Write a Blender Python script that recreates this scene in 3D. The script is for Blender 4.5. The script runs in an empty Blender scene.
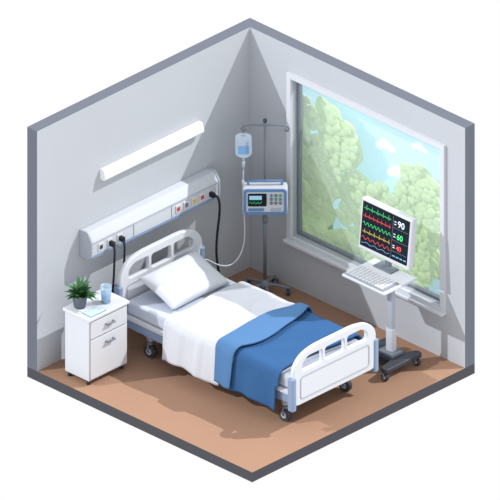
import bpy, bmesh, math, random
from mathutils import Vector, Matrix, noise
random.seed(4)
S = bpy.context.scene
COL = S.collection
try:
    S.view_settings.view_transform = 'Standard'
    S.view_settings.look = 'None'
    S.view_settings.exposure = 0
    S.view_settings.gamma = 1
except Exception:
    pass

# ------------------------------------------------------------ materials
def lin(c):
    c /= 255.0
    return c/12.92 if c <= 0.04045 else ((c+0.055)/1.055)**2.4
def mat(name, rgb, rough=0.6, metal=0.0, emit=0.0, var=0.0, vscale=6.0, spec=0.3):
    m = bpy.data.materials.new(name); m.use_nodes = True
    nt = m.node_tree; b = nt.nodes['Principled BSDF']
    c = (lin(rgb[0]), lin(rgb[1]), lin(rgb[2]), 1)
    b.inputs['Base Color'].default_value = c
    b.inputs['Roughness'].default_value = rough
    b.inputs['Metallic'].default_value = metal
    b.inputs['Specular IOR Level'].default_value = spec
    if var > 0:
        n = nt.nodes.new('ShaderNodeTexNoise'); n.inputs['Scale'].default_value = vscale
        tc = nt.nodes.new('ShaderNodeTexCoord')
        nt.links.new(tc.outputs['Object'], n.inputs['Vector'])
        r = nt.nodes.new('ShaderNodeValToRGB')
        r.color_ramp.elements[0].position = 0.35; r.color_ramp.elements[1].position = 0.65
        r.color_ramp.elements[0].color = tuple(x*(1-var) for x in c[:3])+(1,)
        r.color_ramp.elements[1].color = tuple(min(1, x*(1+var)) for x in c[:3])+(1,)
        nt.links.new(n.outputs['Fac'], r.inputs['Fac'])
        nt.links.new(r.outputs['Color'], b.inputs['Base Color'])
    if emit > 0:
        b.inputs['Emission Color'].default_value = c
        b.inputs['Emission Strength'].default_value = emit
    return m
def glassy(name, tint, fac, rough=0.05):
    m = bpy.data.materials.new(name); m.use_nodes = True
    nt = m.node_tree; nt.nodes.clear()
    o = nt.nodes.new('ShaderNodeOutputMaterial'); mix = nt.nodes.new('ShaderNodeMixShader')
    t = nt.nodes.new('ShaderNodeBsdfTransparent'); p = nt.nodes.new('ShaderNodeBsdfPrincipled')
    p.inputs['Base Color'].default_value = (lin(tint[0]), lin(tint[1]), lin(tint[2]), 1)
    p.inputs['Roughness'].default_value = rough
    mix.inputs[0].default_value = fac
    nt.links.new(t.outputs[0], mix.inputs[1]); nt.links.new(p.outputs[0], mix.inputs[2])
    nt.links.new(mix.outputs[0], o.inputs['Surface'])
    return m

M_WALL = mat('wall_paint', (183,187,194), 0.9, var=0.01, vscale=2, spec=0.1)
M_CAP = mat('wall_cut', (98,103,114), 0.9, spec=0.1)
M_FLOOR = mat('floor_vinyl', (154,122,102), 0.9, var=0.02, vscale=1.5, spec=0.05)
M_SLAB = mat('slab_edge', (72,72,78), 0.9, spec=0.1)
M_WHITE = mat('white_enamel', (198,202,210), 0.6, spec=0.15)
M_WHITE2 = mat('white_plastic', (205,208,215), 0.6, spec=0.15)
M_LGREY = mat('light_grey', (172,178,189), 0.5)
M_KEYB = mat('keyboard_grey', (140,148,161), 0.5)
M_BGREY = mat('blue_grey_frame', (128,148,178), 0.5)
M_MGREY = mat('mid_grey', (118,124,136), 0.5)
M_DGREY = mat('dark_grey', (58,62,71), 0.5)
M_BLACK = mat('black_rubber', (32,34,40), 0.6)
M_STEEL = mat('steel', (118,125,137), 0.4, metal=0.2)
M_SHEET = mat('white_linen', (199,203,212), 0.9, var=0.01, vscale=8, spec=0.05)
M_PILLOW = mat('pillow_cotton', (202,206,214), 0.9, spec=0.05)
M_MATT = mat('mattress_cover', (184,192,207), 0.9, spec=0.1)
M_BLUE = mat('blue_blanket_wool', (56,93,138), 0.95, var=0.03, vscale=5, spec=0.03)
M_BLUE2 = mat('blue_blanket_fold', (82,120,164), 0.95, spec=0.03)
M_GREEN = mat('leaf_green', (62,106,66), 0.7)
M_GREEN2 = mat('leaf_green_light', (100,144,86), 0.7)
M_POT = mat('grey_pot', (98,106,121), 0.7)
M_SOIL = mat('soil', (72,56,46), 0.9)
M_WATER = glassy('drinking_glass', (186,214,236), 0.38)
M_WATER2 = mat('water', (128,184,226), 0.3)
M_CARD = mat('card_blue', (118,168,208), 0.6)
M_RED = mat('outlet_red', (200,72,60), 0.5)
M_YEL = mat('outlet_yellow', (226,178,70), 0.5)
M_GRNS = mat('outlet_green', (92,160,110), 0.5)
M_SCREEN = mat('screen_black', (24,30,42), 0.35, spec=0.1)
M_LAMP = mat('lamp_diffuser', (222,225,229), 0.5, emit=0.2)
M_LG = mat('trace_green', (70,215,120), 0.5, emit=0.5)
M_LR = mat('trace_red', (225,80,80), 0.5, emit=0.5)
M_LW = mat('trace_white', (205,215,225), 0.5, emit=0.4)
M_LY = mat('trace_yellow', (225,190,90), 0.5, emit=0.4)
M_LB = mat('trace_cyan', (110,180,220), 0.5, emit=0.3)
M_PBLUE = mat('pump_blue', (96,134,180), 0.5)
M_PLCD = mat('pump_lcd', (150,205,225), 0.4, emit=0.2)
M_BAG = glassy('iv_bag_film', (205,222,238), 0.8, 0.2)
M_FLUID = mat('iv_fluid', (130,180,225), 0.4)
M_TUBE = mat('clear_tube', (200,209,221), 0.4)
M_GLASS = glassy('window_glass', (215,230,238), 0.16)
M_SKY = mat('sky_blue', (176,212,234), 0.9, emit=0.6, spec=0)
M_CLOUD = mat('cloud_white', (225,236,242), 0.9, emit=0.5, spec=0)
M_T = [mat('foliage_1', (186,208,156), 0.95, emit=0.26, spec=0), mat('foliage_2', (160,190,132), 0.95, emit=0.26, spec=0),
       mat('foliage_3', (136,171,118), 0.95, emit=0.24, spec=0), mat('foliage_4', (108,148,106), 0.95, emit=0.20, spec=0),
       mat('foliage_5', (84,126,96), 0.95, emit=0.16, spec=0)]  # hazy greens; faint glow put into the leaf colour to soften shading
M_TRUNK = mat('bark', (136,146,112), 0.9, emit=0.2)  # slight emission added to lighten the bark behind the wall
M_GRASS = mat('lawn', (120,150,100), 0.95, var=0.08, vscale=12)

# ------------------------------------------------------------ helpers
def group(name, loc=(0,0,0), rotz=0.0):
    e = bpy.data.objects.new(name, None); e.empty_display_size = 0.1
    e.matrix_world = Matrix.Translation(Vector(loc)) @ Matrix.Rotation(rotz, 4, 'Z')
    COL.objects.link(e)
    e['rz'] = rotz
    return e
def link(name, me, mats, parent=None, local=False, smooth=False):
    if not isinstance(mats, (list, tuple)): mats = [mats]
    me.materials.clear()
    for m in mats: me.materials.append(m)
    ob = bpy.data.objects.new(name, me); COL.objects.link(ob)
    if smooth:
        for p in me.polygons: p.use_smooth = True
    if parent:
        ob.parent = parent
        if not local:
            ob.matrix_parent_inverse = (Matrix.Translation(parent.location) @ Matrix.Rotation(parent.get('rz', 0.0), 4, 'Z')).inverted()
    return ob
def bm_box(bm, lo, hi, mi=0):
    vs = [bm.verts.new((x,y,z)) for x in (lo[0],hi[0]) for y in (lo[1],hi[1]) for z in (lo[2],hi[2])]
    fs = []
    for idx in ((0,1,3,2),(4,6,7,5),(0,4,5,1),(2,3,7,6),(0,2,6,4),(1,5,7,3)):
        f = bm.faces.new([vs[i] for i in idx]); f.material_index = mi; fs.append(f)
    return vs, fs
def box(name, lo, hi, m, parent=None, bev=0.0, seg=2, local=False, mtx=None):
    bm = bmesh.new(); bm_box(bm, lo, hi)
    bmesh.ops.recalc_face_normals(bm, faces=bm.faces)
    if bev > 0:
        bmesh.ops.bevel(bm, geom=list(bm.edges), offset=bev, segments=seg, profile=0.5, affect='EDGES')
    if mtx is not None: bmesh.ops.transform(bm, matrix=mtx, verts=bm.verts)
    me = bpy.data.meshes.new(name); bm.to_mesh(me); bm.free()
    return link(name, me, m, parent, local)
def boxes(name, lst, mats, parent=None, local=False, bev=0.0, mtx=None):
    bm = bmesh.new()
    for it in lst:
        bm_box(bm, it[0], it[1], it[2] if len(it) > 2 else 0)
    bmesh.ops.recalc_face_normals(bm, faces=bm.faces)
    if bev > 0:
        bmesh.ops.bevel(bm, geom=list(bm.edges), offset=bev, segments=2, profile=0.5, affect='EDGES')
    if mtx is not None: bmesh.ops.transform(bm, matrix=mtx, verts=bm.verts)
    me = bpy.data.meshes.new(name); bm.to_mesh(me); bm.free()
    return link(name, me, mats, parent, local)
def rod(name, p0, p1, r, m, parent=None, r2=None, n=20, local=False):
    p0 = Vector(p0); p1 = Vector(p1); d = p1-p0
    bm = bmesh.new()
    bmesh.ops.create_cone(bm, cap_ends=True, segments=n, radius1=r, radius2=r if r2 is None else r2, depth=d.length)
    q = d.to_track_quat('Z', 'Y').to_matrix().to_4x4()
    bmesh.ops.transform(bm, matrix=Matrix.Translation((p0+p1)/2) @ q, verts=bm.verts)
    for f in bm.faces: f.smooth = len(f.verts) == 4
    me = bpy.data.meshes.new(name); bm.to_mesh(me); bm.free()
    return link(name, me, m, parent, local)
def lathe(name, prof, c, m, parent=None, n=28, local=False):
    bm = bmesh.new(); rings = []
    for r, z in prof:
        rings.append([bm.verts.new((c[0]+r*math.cos(2*math.pi*i/n), c[1]+r*math.sin(2*math.pi*i/n), c[2]+z)) for i in range(n)])
    for a, b in zip(rings, rings[1:]):
        for i in range(n):
            f = bm.faces.new((a[i], a[(i+1)%n], b[(i+1)%n], b[i])); f.smooth = True
    bm.faces.new(rings[0][::-1]); bm.faces.new(rings[-1])
    bmesh.ops.recalc_face_normals(bm, faces=bm.faces)
    me = bpy.data.meshes.new(name); bm.to_mesh(me); bm.free()
    return link(name, me, m, parent, local)
def curve_mesh(cu, name):
    ob = bpy.data.objects.new(name+'_tmp', cu); COL.objects.link(ob)
    bpy.context.view_layer.update()
    dg = bpy.context.evaluated_depsgraph_get()
    me = bpy.data.meshes.new_from_object(ob.evaluated_get(dg))
    bpy.data.objects.remove(ob); me.name = name
    return me
def tube(name, pts, r, m, parent=None, smooth=True, local=False, cyclic=False):
    cu = bpy.data.curves.new(name, 'CURVE'); cu.dimensions = '3D'
    cu.bevel_depth = r; cu.bevel_resolution = 3; cu.use_fill_caps = True
    if smooth:
        sp = cu.splines.new('NURBS'); sp.points.add(len(pts)-1)
        for p, q in zip(sp.points, pts): p.co = (*q, 1)
        sp.order_u = min(4, len(pts)); sp.use_endpoint_u = not cyclic; sp.use_cyclic_u = cyclic; sp.resolution_u = 10
    else:
        sp = cu.splines.new('POLY'); sp.points.add(len(pts)-1)
        for p, q in zip(sp.points, pts): p.co = (*q, 1)
        sp.use_cyclic_u = cyclic
    return link(name, curve_mesh(cu, name), m, parent, local, smooth=smooth)
def rrect(cx, cy, w, h, r, n=6):
    out = []
    for (sx, sy, a0) in ((1,1,0),(-1,1,90),(-1,-1,180),(1,-1,270)):
        for i in range(n+1):
            a = math.radians(a0+90*i/n)
            out.append((cx+sx*(w/2-r)+r*math.cos(a), cy+sy*(h/2-r)+r*math.sin(a)))
    return out
def round_poly(pts, r, n=5):
    out = []; N = len(pts)
    for i in range(N):
        p = Vector(pts[i]); a = Vector(pts[i-1]); b = Vector(pts[(i+1)%N])
        da = (a-p); db = (b-p); rr = min(r, da.length*0.45, db.length*0.45)
        s = p+da.normalized()*rr; e = p+db.normalized()*rr
        for k in range(n+1):
            t = k/n
            q = s*(1-t)**2 + p*2*t*(1-t) + e*t*t
            out.append((q.x, q.y))
    return out
def plate(name, loops, th, org, axs, axt, m, parent=None, bev=0.004, local=False):
    cu = bpy.data.curves.new(name, 'CURVE'); cu.dimensions = '2D'; cu.fill_mode = 'BOTH'
    cu.extrude = th/2-bev; cu.bevel_depth = bev; cu.bevel_resolution = 1; cu.offset = -bev
    for lp in loops:
        sp = cu.splines.new('POLY'); sp.points.add(len(lp)-1)
        for p, q in zip(sp.points, lp): p.co = (q[0], q[1], 0, 1)
        sp.use_cyclic_u = True
    me = curve_mesh(cu, name)
    s = Vector(axs); t = Vector(axt); n = s.cross(t)
    mt = Matrix((( s.x,t.x,n.x,org[0]),(s.y,t.y,n.y,org[1]),(s.z,t.z,n.z,org[2]),(0,0,0,1)))
    me.transform(mt)
    return link(name, me, m, parent, local)
def text(name, s, size, org, m, parent=None, local=False, mtx=None):
    cu = bpy.data.curves.new(name, 'FONT'); cu.body = s; cu.size = size; cu.extrude = 0.0008
    cu.offset = size*0.015
    me = curve_mesh(cu, name)
    me.transform(Matrix.Translation(Vector(org)) @ Matrix.Rotation(math.radians(90), 4, 'X'))
    if mtx is not None: me.transform(mtx)
    return link(name, me, m, parent, local)
def caster(parent, name, x, y, r, top, w=0.035, twin=True, ang=0.0, z0=0.0):
    d = Vector((math.sin(ang), math.cos(ang), 0)); c = Vector((x, y, z0+r))
    rod(name+'_tyre', c-d*w/2, c+d*w/2, r, M_DGREY, parent, n=28)
    rod(name+'_hub', c-d*(w/2+0.003), c+d*(w/2+0.003), r*0.52, M_LGREY, parent, n=20)
    rod(name+'_cap', c-d*(w/2+0.006), c+d*(w/2+0.006), r*0.18, M_MGREY, parent, n=12)
    for sgn in (-1, 1):
        a = c+d*sgn*(w/2+0.009)
        rod(name+'_fork', a, a+Vector((0,0,r+0.012)), 0.008, M_MGREY, parent, n=10)
    rod(name+'_housing', c+Vector((0,0,r+0.006)), c+Vector((0,0,r+0.026)), w*0.62, M_MGREY, parent, n=18)
    rod(name+'_stem', c+Vector((0,0,r+0.02)), (x, y, top), 0.014, M_MGREY, parent, n=14)

# ------------------------------------------------------------ room
A = 2.693; B = 2.664; H = 2.42; T = 0.122
def cap_faces(ob, axis):
    for p in ob.data.polygons:
        n = p.normal
        inner = (axis == 'x' and n.x > 0.5) or (axis == 'y' and n.y < -0.5)
        c = p.center
        reveal = axis == 'y' and 0.3 < c.x < 2.6 and 0.3 < c.z < 2.3 and abs(n.y) < 0.5
        p.material_index = 0 if (inner or reveal) else 1
wl = box('wall_left', (-T, -A, 0), (0, T, H), [M_WALL, M_CAP]); cap_faces(wl, 'x')
WX0, WX1, WZ0, WZ1 = 0.50, 2.41, 0.49, 2.14
bm = bmesh.new()
xs = [0, WX0, WX1, B]; zs = [0, WZ0, WZ1, H]
front = {}; back = {}
for i, x in enumerate(xs):
    for k, z in enumerate(zs):
        front[i,k] = bm.verts.new((x, 0, z)); back[i,k] = bm.verts.new((x, T, z))
for i in range(3):
    for k in range(3):
        if i == 1 and k == 1: continue
        bm.faces.new((front[i,k], front[i+1,k], front[i+1,k+1], front[i,k+1]))
        bm.faces.new((back[i,k], back[i,k+1], back[i+1,k+1], back[i+1,k]))
for i in range(3):
    bm.faces.new((front[i,3], front[i+1,3], back[i+1,3], back[i,3]))
    bm.faces.new((front[i,0], back[i,0], back[i+1,0], front[i+1,0]))
    bm.faces.new((front[3,i], back[3,i], back[3,i+1], front[3,i+1]))
    bm.faces.new((front[0,i], front[0,i+1], back[0,i+1], back[0,i]))
for (a, b) in (((1,1),(2,1)),((2,1),(2,2)),((2,2),(1,2)),((1,2),(1,1))):
    bm.faces.new((front[a], front[b], back[b], back[a]))
bmesh.ops.recalc_face_normals(bm, faces=bm.faces)
me = bpy.data.meshes.new('wall_right'); bm.to_mesh(me); bm.free()
wr = link('wall_right', me, [M_WALL, M_CAP]); cap_faces(wr, 'y')
fl = box('floor', (-T, -A, -0.10), (B, T, 0), [M_FLOOR, M_SLAB])
for p in fl.data.polygons: p.material_index = 0 if p.normal.z > 0.5 else 1

# ------------------------------------------------------------ window
win = group('window_1', (1.455, 0, WZ0))
def ring(x0, x1, z0, z1, w, y0, y1):
    return [((x0,y0,z0),(x1,y1,z0+w)), ((x0,y0,z1-w),(x1,y1,z1)), ((x0,y0,z0+w),(x0+w,y1,z1-w)), ((x1-w,y0,z0+w),(x1,y1,z1-w))]
boxes('outer_frame', ring(WX0-0.02, WX1+0.02, WZ0-0.02, WZ1+0.02, 0.05, -0.03, 0.0), M_WHITE2, win)
boxes('inner_frame', ring(WX0, WX1, WZ0, WZ1, 0.03, 0.0, 0.05), M_LGREY, win)
boxes('sash', ring(WX0+0.0, WX1-0.0, WZ0+0.0, WZ1-0.0, 0.050, 0.05, 0.10), M_MGREY, win)
box('sill', (WX0-0.03, -0.07, WZ0-0.035), (WX1+0.03, 0.0, WZ0-0.005), M_WHITE2, win, bev=0.006)
box('pane', (WX0+0.045, 0.072, WZ0+0.045), (WX1-0.045, 0.078, WZ1-0.045), M_GLASS, win)

# ------------------------------------------------------------ garden outside
box('garden_ground', (-0.12, T, -0.10), (2.10, 0.56, 0.0), M_GRASS)
sky = group('sky_backdrop', (0.94, 0.51, 0.0))
box('sky_panel', (-0.20, 0.50, 0.0), (2.08, 0.52, 1.86), M_SKY, sky)
bm = bmesh.new()
for (x, z, r) in ((1.12,1.46,0.05),(1.19,1.50,0.065),(1.27,1.48,0.05),(1.26,1.24,0.05),(1.34,1.28,0.075),(1.43,1.25,0.055),(1.55,1.62,0.035),(1.61,1.64,0.05),(1.68,1.62,0.035)):
    g = bmesh.ops.create_icosphere(bm, subdivisions=3, radius=r)
    for v in g['verts']: v.co = Vector((v.co.x+x, v.co.y*0.3+0.495, v.co.z*0.8+z))
me = bpy.data.meshes.new('clouds'); bm.to_mesh(me); bm.free()
link('clouds', me, M_CLOUD, sky, smooth=True)
def blobs(name, lst, parent):
    bm = bmesh.new()
    for (x, y, z, r, mi, sub, fy) in lst:
        g = bmesh.ops.create_icosphere(bm, subdivisions=sub, radius=r)
        for v in g['verts']:
            n = 1+0.22*noise.noise(Vector((v.co.x/r*1.6+x*9, v.co.y/r, v.co.z/r*1.6+z*7)))
            v.co = Vector((v.co.x*n+x, v.co.y*fy+y, v.co.z*n*0.9+z))
            for f in v.link_faces: f.material_index = mi; f.smooth = True
    me = bpy.data.meshes.new(name); bm.to_mesh(me); bm.free()
    return link(name, me, M_T, parent)
def crown(cx, cz, rx, rz, n, y, tones, rnd, big=(0.09,0.14)):
    out = []
    for k in range(n):
        a = rnd.random()*2*math.pi; d = math.sqrt(rnd.random())*0.8
        out.append((cx+rx*d*math.cos(a), y+rnd.uniform(-0.01,0.02), cz+rz*d*math.sin(a), rnd.uniform(*big), tones[2], 3, 0.3))
    for k in range(n*5):
        a = rnd.random()*2*math.pi; d = math.sqrt(rnd.random())*1.0
        x = cx+rx*d*math.cos(a); z = cz+rz*d*math.sin(a)
        t = (z-cz)/rz*0.8-0.35*(x-cx)/rx+rnd.uniform(-0.5, 0.5)  # upper-left clumps get paler greens: lit side put into the leaf colour
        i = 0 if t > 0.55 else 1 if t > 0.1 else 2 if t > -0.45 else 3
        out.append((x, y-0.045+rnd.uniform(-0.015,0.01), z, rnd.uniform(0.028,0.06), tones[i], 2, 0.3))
    return out
rn = random.Random(11)
t1 = group('garden_tree', (0.66, 0.30, 0.0))
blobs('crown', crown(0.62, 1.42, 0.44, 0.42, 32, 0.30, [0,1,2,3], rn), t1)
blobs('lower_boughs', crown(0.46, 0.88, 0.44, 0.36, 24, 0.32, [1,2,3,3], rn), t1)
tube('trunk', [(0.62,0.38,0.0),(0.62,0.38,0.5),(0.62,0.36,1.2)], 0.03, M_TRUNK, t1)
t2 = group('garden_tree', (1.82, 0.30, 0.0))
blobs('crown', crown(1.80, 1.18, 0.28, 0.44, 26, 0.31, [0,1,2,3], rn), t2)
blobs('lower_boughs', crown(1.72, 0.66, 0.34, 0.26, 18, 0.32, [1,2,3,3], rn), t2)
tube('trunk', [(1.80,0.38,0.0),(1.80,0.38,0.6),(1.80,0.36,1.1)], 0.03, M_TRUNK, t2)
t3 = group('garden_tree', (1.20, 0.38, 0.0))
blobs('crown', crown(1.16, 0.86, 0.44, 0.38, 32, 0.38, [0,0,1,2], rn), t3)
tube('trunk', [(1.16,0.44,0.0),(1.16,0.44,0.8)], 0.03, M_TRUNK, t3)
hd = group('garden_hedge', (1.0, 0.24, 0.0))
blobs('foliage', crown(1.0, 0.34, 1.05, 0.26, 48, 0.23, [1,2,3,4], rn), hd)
boxes('stems', [((0.1+0.2*i,0.22,0.0),(0.115+0.2*i,0.235,0.30)) for i in range(10)], M_TRUNK, hd)

# ------------------------------------------------------------ wall lamp
lamp = group('wall_lamp', (0, -1.28, 1.66))
plate('housing', [round_poly([(0,1.63),(0.05,1.625),(0.075,1.65),(0.05,1.735),(0,1.735)], 0.012)], 1.25, (0,-1.275,0), (1,0,0), (0,0,1), M_LAMP, lamp)

# ------------------------------------------------------------ bedhead service panel
pn = group('bedhead_service_panel', (0, -1.35, 1.1))
Y0, Y1 = -2.15, -0.54
prof = round_poly([(0,0.965),(0.10,0.965),(0.145,0.99),(0.145,1.135),(0.095,1.215),(0,1.215)], 0.01)
plate('body', [prof], Y1-Y0, (0,(Y0+Y1)/2,0), (1,0,0), (0,0,1), M_WHITE, pn)
box('blue_rail', (0.144, Y0+0.01, 0.975), (0.150, Y1-0.01, 0.997), M_BGREY, pn)
box('upper_rail', (0.144, Y0+0.01, 1.118), (0.149, Y1-0.01, 1.130), M_LGREY, pn)
for nm, yy in (('end_cap_near', Y0), ('end_cap_far', Y1)):
    plate(nm, [round_poly([(0,0.955),(0.105,0.955),(0.153,0.985),(0.153,1.14),(0.10,1.225),(0,1.225)], 0.012)], 0.02, (0,yy,0), (1,0,0), (0,0,1), M_LGREY, pn)
for i, y in enumerate((-1.62, -1.14)):
    box('seam_%d' % i, (0.1445, y-0.003, 0.99), (0.1475, y+0.003, 1.13), M_MGREY, pn)
def outlet(i, y, mi, w=0.062):
    box('outlet_plate_%d' % i, (0.145, y-w/2, 1.022), (0.155, y+w/2, 1.098), M_WHITE2, pn, bev=0.003)
    box('outlet_insert_%d' % i, (0.155, y-0.019, 1.040), (0.160, y+0.019, 1.080), mi, pn, bev=0.003)
outlet(0, -2.04, M_DGREY); outlet(1, -1.925, M_DGREY); outlet(2, -1.80, M_DGREY)
outlet(3, -1.06, M_RED); outlet(4, -0.96, M_MGREY); outlet(5, -0.86, M_YEL); outlet(6, -0.76, M_RED); outlet(7, -0.66, M_DGREY)
for i, y in enumerate((-1.925, -1.80)):
    box('plug_%d' % i, (0.158, y-0.018, 1.032), (0.205, y+0.018, 1.078), M_BLACK, pn, bev=0.005)
    tube('cord_%d' % i, [(0.19,y,1.045),(0.215,y,1.02),(0.205,y,0.9),(0.19,y+0.01,0.7),(0.17,y,0.45),(0.15,y+0.02,0.25)], 0.010, M_BLACK, pn)
box('plug_2', (0.158, -0.678, 1.032), (0.205, -0.642, 1.078), M_BLACK, pn, bev=0.005)
tube('cord_2', [(0.19,-0.66,1.05),(0.24,-0.65,1.08),(0.25,-0.62,0.95),(0.22,-0.64,0.7),(0.22,-0.66,0.45),(0.26,-0.64,0.2),(0.30,-0.58,0.03),(0.34,-0.54,0.011)], 0.011, M_BLACK, pn)

# ------------------------------------------------------------ hospital bed
bed = group('hospital_bed', (1.33, -1.42, 0))
YN, YF = -1.94, -0.90; XC = 1.33
def board(name, x, z0, z1):
    c = (YN+YF)/2; w = YF-YN; h = z1-z0
    out = round_poly([(-w/2,0),(w/2,0),(w/2,h*0.74),(w/2-0.10,h*0.93),(w/2-0.26,h),(-w/2+0.26,h),(-w/2+0.10,h*0.93),(-w/2,h*0.74)], 0.07, 6)
    zs0 = h*0.62; zs1 = h*0.86
    holes = []
    sw = (w-0.20)/3
    for k in range(3):
        cx = -w/2+0.10+sw*(k+0.5)
        if k == 1: holes.append(rrect(cx, (zs0+zs1)/2, sw-0.035, zs1-zs0, 0.03))
        else:
            s = -1 if k == 0 else 1
            xa = cx-s*(sw/2-0.018); xb = cx+s*(sw/2-0.01)
            holes.append(round_poly([(xa,zs0),(xb,zs0),(xb,zs1-0.055),(xb-s*0.07,zs1),(xa,zs1)] , 0.03))
    plate(name, [out]+holes, 0.045, (x, c, z0), (0,1,0), (0,0,1), M_WHITE2, bed, bev=0.008)
    for sx in (-1, 1):
        plate(name+'_trim', [rrect(0, h*0.31, w-0.16, h*0.44, 0.04), rrect(0, h*0.31, w-0.19, h*0.44-0.03, 0.03)], 0.006, (x+sx*0.024, c, z0), (0,1,0), (0,0,1), M_LGREY, bed, bev=0.001)
    for y in (YN, YF):
        box(name+'_bumper', (x-0.035, y-0.028, z0-0.04), (x+0.035, y+0.028, z0+h*0.55), M_BGREY, bed, bev=0.016, seg=3)
board('headboard', 0.27, 0.36, 0.92)
board('footboard', 2.42, 0.27, 0.80)
boxes('side_beams', [((0.29,-1.885,0.25),(2.40,-1.845,0.335)), ((0.29,-0.995,0.25),(2.40,-0.955,0.335)),
                     ((0.29,-1.86,0.26),(0.34,-0.98,0.33)), ((2.35,-1.86,0.26),(2.40,-0.98,0.33)), ((1.2,-1.86,0.26),(1.26,-0.98,0.33))], M_BGREY, bed, bev=0.006)
box('deck', (0.30,-1.90,0.335), (2.39,-0.94,0.385), M_WHITE, bed, bev=0.012)
box('mattress', (0.31,-1.885,0.385), (2.375,-0.955,0.525), M_MATT, bed, bev=0.035, seg=4)
boxes('underframe', [((0.45,-1.80,0.18),(2.28,-1.76,0.22)), ((0.45,-1.08,0.18),(2.28,-1.04,0.22)), ((0.50,-1.82,0.17),(0.56,-1.02,0.22)), ((2.17,-1.82,0.17),(2.23,-1.02,0.22)),
                     ((0.75,-1.50,0.20),(0.82,-1.34,0.34)), ((1.95,-1.50,0.20),(2.02,-1.34,0.34))], M_LGREY, bed, bev=0.004)
for i, (x, y) in enumerate(((0.53,-1.80),(2.20,-1.80),(0.53,-1.04),(2.20,-1.04))):
    caster(bed, 'caster_%d' % i, x, y, 0.062, 0.27, w=0.045)
    rod('leg_%d' % i, (x, y, 0.16), (x, y, 0.30), 0.026, M_LGREY, bed)

def drape(name, x0, x1, yn, yf, zt, zbn, zbf, m, seed, amp, parent, puff=0.0, e0=None, e1=None, thick=0.014):
    r = 0.05; path = []
    def seg(a, b, n):
        for i in range(n): path.append(((a[0]+(b[0]-a[0])*i/n), a[1]+(b[1]-a[1])*i/n))
    seg((yn-0.015, zbn), (yn, zt-r), 16)
    for i in range(6):
        a = math.pi-i/6*math.pi/2; path.append((yn+r+r*math.cos(a), zt-r+r*math.sin(a)))
    seg((yn+r, zt), (yf-r, zt), 44)
    for i in range(6):
        a = math.pi/2-i/6*math.pi/2; path.append((yf-r+r*math.cos(a), zt-r+r*math.sin(a)))
    seg((yf, zt-r), (yf+0.015, zbf), 12); path.append((yf+0.015, zbf))
    NX = 56; NS = len(path)
    bm = bmesh.new(); g = []
    for i in range(NX+1):
        row = []
        t = i/NX
        for j in range(NS):
            y, z = path[j]
            ty = (y-yn)/(yf-yn)
            xa = x0+(e0(ty, z) if e0 else 0); xb = x1+(e1(ty, z) if e1 else 0)
            x = xa+(xb-xa)*t
            if j < 22: ny, nz = (-1, 0) if j < 16 else (-(22-j)/6, 1-(22-j)/6)
            elif j >= 66: ny, nz = (1, 0) if j >= 72 else ((j-66)/6, 1-(j-66)/6)
            else: ny, nz = 0, 1
            w = amp*noise.noise(Vector((x*3.2+seed, y*2.4+x*1.5, z*1.0+seed)))
            w += amp*0.7*max(0, noise.noise(Vector((x*7+seed*2, y*2.2-x*4, z*2))))
            w = max(w+amp*0.35, 0)
            w += puff*math.sin(math.pi*min(1, max(0, 0.08+0.84*t)))**0.5
            if nz == 0:
                dep = (zt-z)/(zt-(zbn if ny < 0 else zbf))
                w += dep*0.012*(1+math.sin(x*19+1.9+math.sin(x*7)))
                z -= 0.010*math.sin(x*9+1)*dep
            row.append(bm.verts.new((x, y+ny*w, z+nz*w)))
        g.append(row)
    for i in range(NX):
        for j in range(NS-1):
            f = bm.faces.new((g[i][j], g[i+1][j], g[i+1][j+1], g[i][j+1])); f.smooth = True
    bmesh.ops.recalc_face_normals(bm, faces=bm.faces)
    me = bpy.data.meshes.new(name); bm.to_mesh(me); bm.free()
    ob = link(name, me, m, parent)
    md = ob.modifiers.new('thick', 'SOLIDIFY'); md.thickness = thick; md.offset = 1
    return ob
edge = lambda t, z: 0.05*t+0.025*math.sin(t*7+1)
bl = drape('blue_blanket', 1.50, 2.30, -1.905, -0.935, 0.545, 0.17, 0.25, M_BLUE, 2.3, 0.026, None,
      e0=edge, e1=lambda t, z: -0.05-0.03*math.sin(t*5)-(0.04 if z < 0.4 else 0))
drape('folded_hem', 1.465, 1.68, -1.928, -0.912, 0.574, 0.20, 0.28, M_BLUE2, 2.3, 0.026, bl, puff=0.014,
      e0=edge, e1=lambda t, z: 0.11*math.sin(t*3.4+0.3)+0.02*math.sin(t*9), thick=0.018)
drape('white_duvet', 0.82, 1.492, -1.90, -0.94, 0.54, 0.15, 0.25, M_SHEET, 7.1, 0.030, None, puff=0.018,
      e0=lambda t, z: 0.05*t+0.03*math.sin(t*6), e1=edge)

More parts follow.
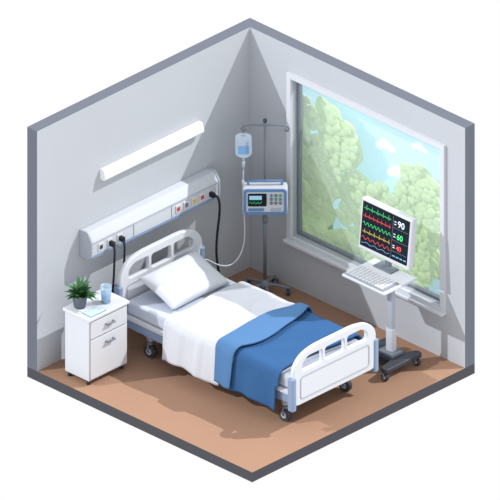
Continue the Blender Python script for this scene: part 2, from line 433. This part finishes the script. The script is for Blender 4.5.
# pillow
def pillow(name, c, lx, ly, th, tilt):
    N = 40; bm = bmesh.new(); rows = {}
    for side in (1, -1):
        for i in range(N+1):
            for j in range(N+1):
                u = -1+2*i/N; v = -1+2*j/N
                if side == -1 and max(abs(u), abs(v)) > 0.999:
                    rows[side,i,j] = rows[1,i,j]; continue
                h = (max(0, 1-u**4)*max(0, 1-v**4))**0.45
                px = u*(1-0.06*(1-abs(v)**2)*abs(u)**3)
                py = v*(1-0.06*(1-abs(u)**2)*abs(v)**3)
                w = 0.012*noise.noise(Vector((u*2.5, v*3, side*4)))
                rows[side,i,j] = bm.verts.new((px*lx/2, py*ly/2, side*(h*(th/2+w)*(1 if side > 0 else 0.6))))
    for side in (1, -1):
        for i in range(N):
            for j in range(N):
                q = [rows[side,i,j], rows[side,i+1,j], rows[side,i+1,j+1], rows[side,i,j+1]]
                if side < 0: q = q[::-1]
                try:
                    f = bm.faces.new(q); f.smooth = True
                except ValueError: pass
    bmesh.ops.recalc_face_normals(bm, faces=bm.faces)
    bmesh.ops.transform(bm, matrix=Matrix.Translation(c) @ Matrix.Rotation(tilt, 4, 'Y'), verts=bm.verts)
    me = bpy.data.meshes.new(name); bm.to_mesh(me); bm.free()
    return link(name, me, M_PILLOW)
pillow('pillow', Vector((0.575,-1.42,0.635)), 0.46, 0.72, 0.17, math.radians(20))

# ------------------------------------------------------------ bedside cabinet
ns = group('bedside_cabinet', (0.385, -2.34, 0))
X0, X1, YA, YB = 0.22, 0.54, -2.585, -2.085
box('carcass', (X0+0.01, YA+0.01, 0.05), (X1-0.012, YB-0.01, 0.655), M_WHITE, ns, bev=0.004)
box('top', (X0-0.008, YA-0.006, 0.655), (X1+0.012, YB+0.006, 0.685), M_WHITE2, ns, bev=0.008)
for i, (z0, z1) in enumerate(((0.475,0.640),(0.07,0.46))):
    box(('drawer','door')[i], (X1-0.012, YA+0.025, z0), (X1+0.004, YB-0.025, z1), M_WHITE2, ns, bev=0.004)
    zc = (0.565, 0.39)[i]; yc = (YA+YB)/2; hw = 0.045
    tube('handle_%d' % i, [(X1+0.004,yc-hw,zc),(X1+0.028,yc-hw,zc),(X1+0.028,yc+hw,zc),(X1+0.004,yc+hw,zc)], 0.010, M_MGREY, ns, smooth=False)
for i, (x, y) in enumerate(((X0+0.04,YA+0.04),(X1-0.05,YA+0.04),(X0+0.04,YB-0.04),(X1-0.05,YB-0.04))):
    rod('foot_%d' % i, (x,y,0), (x,y,0.055), 0.018, M_DGREY, ns)

# plant
PLX, PLY = 0.315, -2.475
pl = group('potted_plant', (PLX, PLY, 0.685))
lathe('pot', [(0.046,0.0),(0.052,0.004),(0.070,0.115),(0.072,0.123),(0.064,0.123),(0.060,0.10)], (PLX,PLY,0.685), M_POT, pl)
lathe('soil', [(0.058,0.094),(0.054,0.102)], (PLX,PLY,0.685), M_SOIL, pl)
bm = bmesh.new()
for k in range(58):
    az = random.random()*2*math.pi; el = math.radians(random.uniform(25, 88)); L = random.uniform(0.13, 0.23); W = random.uniform(0.016, 0.025)
    base = Vector((PLX,PLY,0.785)); dh = Vector((math.cos(az), math.sin(az), 0)); side = Vector((-math.sin(az), math.cos(az), 0))
    prev = None; mi = random.choice((0,0,1))
    for s in range(7):
        t = s/6; e = el-0.4*t
        p = base+dh*(L*t*math.cos(e)*0.75+0.01)+Vector((0,0,L*t*math.sin(e)))
        w = W*math.sin(math.pi*min(1, 0.15+0.85*t))**0.7 if s < 6 else 0.0006
        row = [bm.verts.new(p-side*w+Vector((0,0,w*0.35))), bm.verts.new(p), bm.verts.new(p+side*w+Vector((0,0,w*0.35)))]
        if prev:
            for q in (0, 1):
                f = bm.faces.new((prev[q], prev[q+1], row[q+1], row[q])); f.material_index = mi
        prev = row
me = bpy.data.meshes.new('leaves'); bm.to_mesh(me); bm.free()
link('leaves', me, [M_GREEN, M_GREEN2], pl)
GX, GY = 0.42, -2.25
gl = group('water_glass', (GX, GY, 0.685))
lathe('tumbler', [(0.038,0.001),(0.042,0.004),(0.052,0.165),(0.049,0.165),(0.040,0.010),(0.02,0.009)], (GX,GY,0.685), M_WATER, gl)
lathe('water', [(0.037,0.011),(0.0425,0.090),(0.038,0.091)], (GX,GY,0.685), M_WATER2, gl)
nb = group('notepad', (0.465, -2.45, 0.685))
box('cover', (0.41,-2.55,0.685), (0.53,-2.35,0.693), M_CARD, nb, bev=0.002)
box('page', (0.42,-2.54,0.693), (0.52,-2.36,0.695), M_WHITE2, nb)
boxes('rules', [((0.428+0.016*i,-2.53,0.695),(0.434+0.016*i,-2.38,0.6955)) for i in range(5)], M_CARD, nb)

# ------------------------------------------------------------ IV stand
PX, PY = 0.44, -0.26
iv = group('iv_stand', (PX, PY, 0))
rod('lower_pole', (PX,PY,0.09), (PX,PY,0.95), 0.016, M_STEEL, iv)
rod('upper_pole', (PX,PY,0.95), (PX,PY,1.74), 0.011, M_STEEL, iv)
rod('collar', (PX,PY,0.72), (PX,PY,0.78), 0.024, M_MGREY, iv)
lathe('hub', [(0.045,0.075),(0.05,0.085),(0.05,0.105),(0.025,0.14),(0.018,0.15)], (PX,PY,0), M_MGREY, iv)
s2 = 0.7071
def P(d, z): return (PX+d*s2, PY+d*s2, z)
tube('hook_bar', [P(-0.17,1.66),P(-0.19,1.63),P(-0.21,1.65),P(-0.20,1.70),P(-0.12,1.70),P(0,1.70),P(0.12,1.70),P(0.20,1.70),P(0.215,1.65),P(0.195,1.63),P(0.175,1.66)], 0.009, M_STEEL, iv)
rod('pole_cap', (PX,PY,1.735), (PX,PY,1.76), 0.018, M_DGREY, iv)
for i in range(5):
    a = math.radians(-45+72*i+10); L = 0.205
    ex, ey = PX+L*math.cos(a), PY+L*math.sin(a)
    tube('leg_%d' % i, [(PX,PY,0.10),(PX+0.5*L*math.cos(a),PY+0.5*L*math.sin(a),0.10),(ex,ey,0.078)], 0.014, M_MGREY, iv)
    caster(iv, 'caster_%d' % i, ex, ey, 0.030, 0.08, w=0.024, ang=a)
bx, by = PX-0.19*s2, PY-0.19*s2
bg = group('iv_bag', (bx, by, 1.40), math.radians(45))
out = round_poly([(-0.075,0.0),(-0.02,-0.03),(0.02,-0.03),(0.075,0.0),(0.075,0.20),(0.03,0.225),(-0.03,0.225),(-0.075,0.20)], 0.03)
hole = rrect(0, 0.205, 0.03, 0.012, 0.005)
plate('bag', [out, hole], 0.036, (0,0,0), (1,0,0), (0,0,1), M_BAG, bg, bev=0.014, local=True)
plate('fluid', [round_poly([(-0.058,0.01),(0.058,0.01),(0.058,0.11),(-0.058,0.11)], 0.02)], 0.040, (0,0,0), (1,0,0), (0,0,1), M_FLUID, bg, bev=0.012, local=True)
boxes('graduations', [((0.02,-0.0225,0.03+0.016*i),(0.045,-0.0205,0.033+0.016*i)) for i in range(8)], M_MGREY, bg, local=True)
tube('hanger', [(0,0,0.205),(0,-0.01,0.23),(0,0,0.25),(0,0,0.236)], 0.003, M_MGREY, bg, local=True)
rod('port', (0,0,-0.055), (0,0,-0.02), 0.010, M_WHITE2, bg, local=True)
rod('drip_chamber', (0,0,-0.12), (0,0,-0.055), 0.014, M_BAG, bg, local=True)
rod('chamber_tip', (0,0,-0.14), (0,0,-0.12), 0.012, M_FLUID, bg, r2=0.005, local=True)
tb = group('iv_tube', (bx, by, 1.26))
tube('line', [(bx,by,1.262),(bx-0.01,by,1.1),(bx+0.02,by-0.02,0.85),(bx+0.05,by-0.02,0.6),(bx+0.06,by-0.10,0.42),(bx+0.08,by-0.28,0.40),(bx+0.05,by-0.44,0.50),(bx+0.05,by-0.56,0.62),(bx+0.15,by-0.70,0.60),(bx+0.22,by-0.72,0.575)], 0.006, M_TUBE, tb)
rod('roller_clamp', (bx-0.006,by,1.10), (bx-0.006,by,1.14), 0.014, M_WHITE2, tb)

# infusion pump
pu = group('infusion_pump', (PX, PY, 1.02), math.radians(45))
box('case', (-0.20,-0.15,-0.145), (0.20,-0.017,0.125), M_WHITE2, pu, bev=0.025, seg=4, local=True)
plate('bezel', [rrect(0,-0.01,0.385,0.255,0.035), rrect(0,-0.01,0.335,0.205,0.02)], 0.02, (0,-0.150,0), (1,0,0), (0,0,1), M_PBLUE, pu, local=True)
plate('screen', [rrect(-0.07,0.01,0.165,0.125,0.01)], 0.012, (0,-0.153,0), (1,0,0), (0,0,1), M_SCREEN, pu, bev=0.002, local=True)
box('lcd', (-0.14,-0.1605,0.015), (-0.03,-0.159,0.055), M_PLCD, pu, local=True)
tube('wave', [(-0.14+0.11*i/10,-0.161,-0.018+(0.014 if i%3==1 else -0.008 if i%3==2 else 0)) for i in range(11)], 0.0018, M_LG, pu, smooth=False, local=True)
for r_ in range(3):
    for c_ in range(3):
        rod('button_%d%d' % (r_, c_), (0.055+0.04*c_,-0.152,0.055-0.038*r_), (0.055+0.04*c_,-0.166,0.055-0.038*r_), 0.013, (M_PBLUE, M_MGREY, M_GRNS)[(r_+c_)%3] if r_ < 2 else M_MGREY, pu, local=True)
box('keys', (-0.15,-0.162,-0.10), (-0.01,-0.15,-0.075), M_PBLUE, pu, bev=0.003, local=True)
box('start_key', (0.05,-0.162,-0.10), (0.14,-0.15,-0.07), M_LGREY, pu, bev=0.003, local=True)
tube('handle', [(-0.15,-0.08,0.12),(-0.15,-0.08,0.165),(0.15,-0.08,0.165),(0.15,-0.08,0.12)], 0.012, M_PBLUE, pu, smooth=False, local=True)

# ------------------------------------------------------------ monitor cart
CX, CY = 2.16, -0.42
ct = group('medical_cart', (CX, CY, 0))
plate('column', [rrect(0,0,0.065,0.05,0.015)], 0.75, (CX,CY,0.475), (1,0,0), (0,1,0), M_LGREY, ct)
plate('column_cover', [rrect(0,0,0.085,0.07,0.02)], 0.28, (CX,CY,0.24), (1,0,0), (0,1,0), M_WHITE, ct)
base_poly = round_poly([(-0.24,-0.27),(-0.14,-0.27),(-0.09,-0.10),(0.09,-0.10),(0.12,-0.27),(0.20,-0.27),(0.20,0.20),(0.12,0.20),(0.09,0.08),(-0.09,0.08),(-0.14,0.20),(-0.24,0.20)], 0.04)
plate('base', [base_poly], 0.045, (CX,CY,0.105), (1,0,0), (0,1,0), M_DGREY, ct, bev=0.008)
box('base_block', (CX-0.09,CY-0.08,0.12), (CX+0.09,CY+0.07,0.16), M_MGREY, ct, bev=0.012)
for i, (dx, dy) in enumerate(((-0.19,-0.24),(0.16,-0.24),(-0.19,0.16),(0.16,0.16))):
    caster(ct, 'caster_%d' % i, CX+dx, CY+dy, 0.036, 0.10, w=0.03)
box('tray', (1.78,-0.66,0.845), (2.31,-0.24,0.872), M_WHITE2, ct, bev=0.010)
box('tray_bracket', (CX-0.10,CY-0.08,0.82), (CX+0.10,CY+0.08,0.846), M_MGREY, ct, bev=0.006)
kb = group('computer_keyboard', (2.03, -0.54, 0.872))
box('body', (1.80,-0.645,0.872), (2.28,-0.445,0.886), M_KEYB, kb, bev=0.004)
keys = []
for r_ in range(5):
    for c_ in range(12):
        x = 1.812+c_*0.038; y = -0.635+r_*0.037
        keys.append(((x,y,0.886),(x+0.030,y+0.029,0.894)))
boxes('keys', keys, M_WHITE2, kb)

vm = group('vital_signs_monitor', (1.99, -0.30, 0.872))
box('stand_foot', (1.88,-0.37,0.872), (2.10,-0.255,0.884), M_MGREY, vm, bev=0.004)
box('stand_neck', (1.96,-0.30,0.88), (2.02,-0.265,1.05), M_MGREY, vm, bev=0.005)
TM = Matrix.Translation((1.98,-0.315,0.96)) @ Matrix.Rotation(math.radians(-6), 4, 'X')
box('casing', (-0.315,-0.025,-0.0), (0.315,0.045,0.50), M_WHITE2, vm, bev=0.018, seg=3, mtx=TM)
box('display', (-0.290,-0.028,0.045), (0.290,-0.022,0.475), M_SCREEN, vm, bev=0.002, mtx=TM)
def scr(pts): return [tuple(TM @ Vector((x,-0.030,z))) for x, z in pts]
def ecg(z, amp, per, x0=-0.27, x1=0.07):
    pts = []; x = x0
    shape = [(0,0),(0.2,0.1),(0.3,0),(0.38,-0.25),(0.46,1),(0.54,-0.45),(0.62,0),(0.78,0.22),(0.9,0)]
    while x < x1:
        for a, b in shape:
            if x+a*per <= x1: pts.append((x+a*per, z+b*amp))
        x += per
    return pts
tube('trace_hr', scr(ecg(0.415,0.034,0.068)), 0.0020, M_LG, vm, smooth=False)
tube('trace_spo2', scr(ecg(0.340,0.030,0.050)), 0.0020, M_LR, vm, smooth=False)
tube('trace_bp', scr([(-0.27+0.34*i/60, 0.270+0.016*math.sin(i*0.8)) for i in range(61)]), 0.0020, M_LG, vm, smooth=False)
tube('trace_resp', scr(ecg(0.190,0.028,0.060)), 0.0020, M_LY, vm, smooth=False)
tube('trace_co2', scr([(-0.27+0.34*i/60, 0.130+0.014*math.sin(i*0.6)) for i in range(61)]), 0.0020, M_LR, vm, smooth=False)
tube('trace_temp', scr([(-0.27+0.34*i/14, 0.080+(0.012 if (i//2)%2 else 0)) for i in range(15)]), 0.0018, M_LB, vm, smooth=False)
for s, z, m_, sz in (('90',0.375,M_LW,0.085),('60',0.255,M_LG,0.075),('40',0.150,M_LR,0.065)):
    text('reading_'+s, s, sz, (0.145,-0.0285,z), m_, vm, mtx=TM)
boxes('unit_ticks', [((0.105,-0.030,z),(0.128,-0.028,z+0.008)) for z in (0.385,0.41,0.265,0.29,0.160,0.18)], M_LW, vm, mtx=TM)
boxes('divider_lines', [((0.088,-0.0295,0.06),(0.091,-0.028,0.46)), ((0.091,-0.0295,0.352),(0.28,-0.028,0.355)), ((0.091,-0.0295,0.232),(0.28,-0.028,0.235)), ((0.091,-0.0295,0.128),(0.28,-0.028,0.131))], M_MGREY, vm, mtx=TM)
boxes('footer_bars', [((0.11+0.045*i,-0.030,0.080),(0.11+0.045*i+0.03,-0.028,0.090)) for i in range(4)], M_LB, vm, mtx=TM)

# ------------------------------------------------------------ lights
def sun(name, d, e, ang, col):
    l = bpy.data.lights.new(name, 'SUN'); l.energy = e; l.angle = math.radians(ang); l.color = col
    o = bpy.data.objects.new(name, l); COL.objects.link(o)
    o.rotation_euler = Vector(d).to_track_quat('-Z', 'Y').to_euler(); o.location = -Vector(d)*4
sun('sun_main', (-0.80,-1.0,-1.37), 3.2, 0.5, (1.0,0.995,0.985))
sun('sun_second', (1.0,1.7,-1.53), 2.3, 0.5, (0.98,0.99,1.0))
w = bpy.data.worlds.new('studio_white'); S.world = w; w.use_nodes = True
w.node_tree.nodes['Background'].inputs[0].default_value = (1,1,1,1)
w.node_tree.nodes['Background'].inputs[1].default_value = 1.0

# ------------------------------------------------------------ camera
cd = bpy.data.cameras.new('camera'); cam = bpy.data.objects.new('camera', cd); COL.objects.link(cam)
cd.type = 'ORTHO'; cd.ortho_scale = 500/113.0; cd.clip_end = 60
Fh = Vector((-0.6997,0.7145,0)); se = 0.48; ce = math.sqrt(1-se*se)
fw = Vector((Fh.x*ce, Fh.y*ce, -se)).normalized()
R = Vector((0.7145,0.6997,0)).normalized(); U = R.cross(fw)
loc = Vector((0,0,0.1715))-fw*12
cam.matrix_world = Matrix(((R.x,U.x,-fw.x,loc.x),(R.y,U.y,-fw.y,loc.y),(R.z,U.z,-fw.z,loc.z),(0,0,0,1)))
S.camera = cam
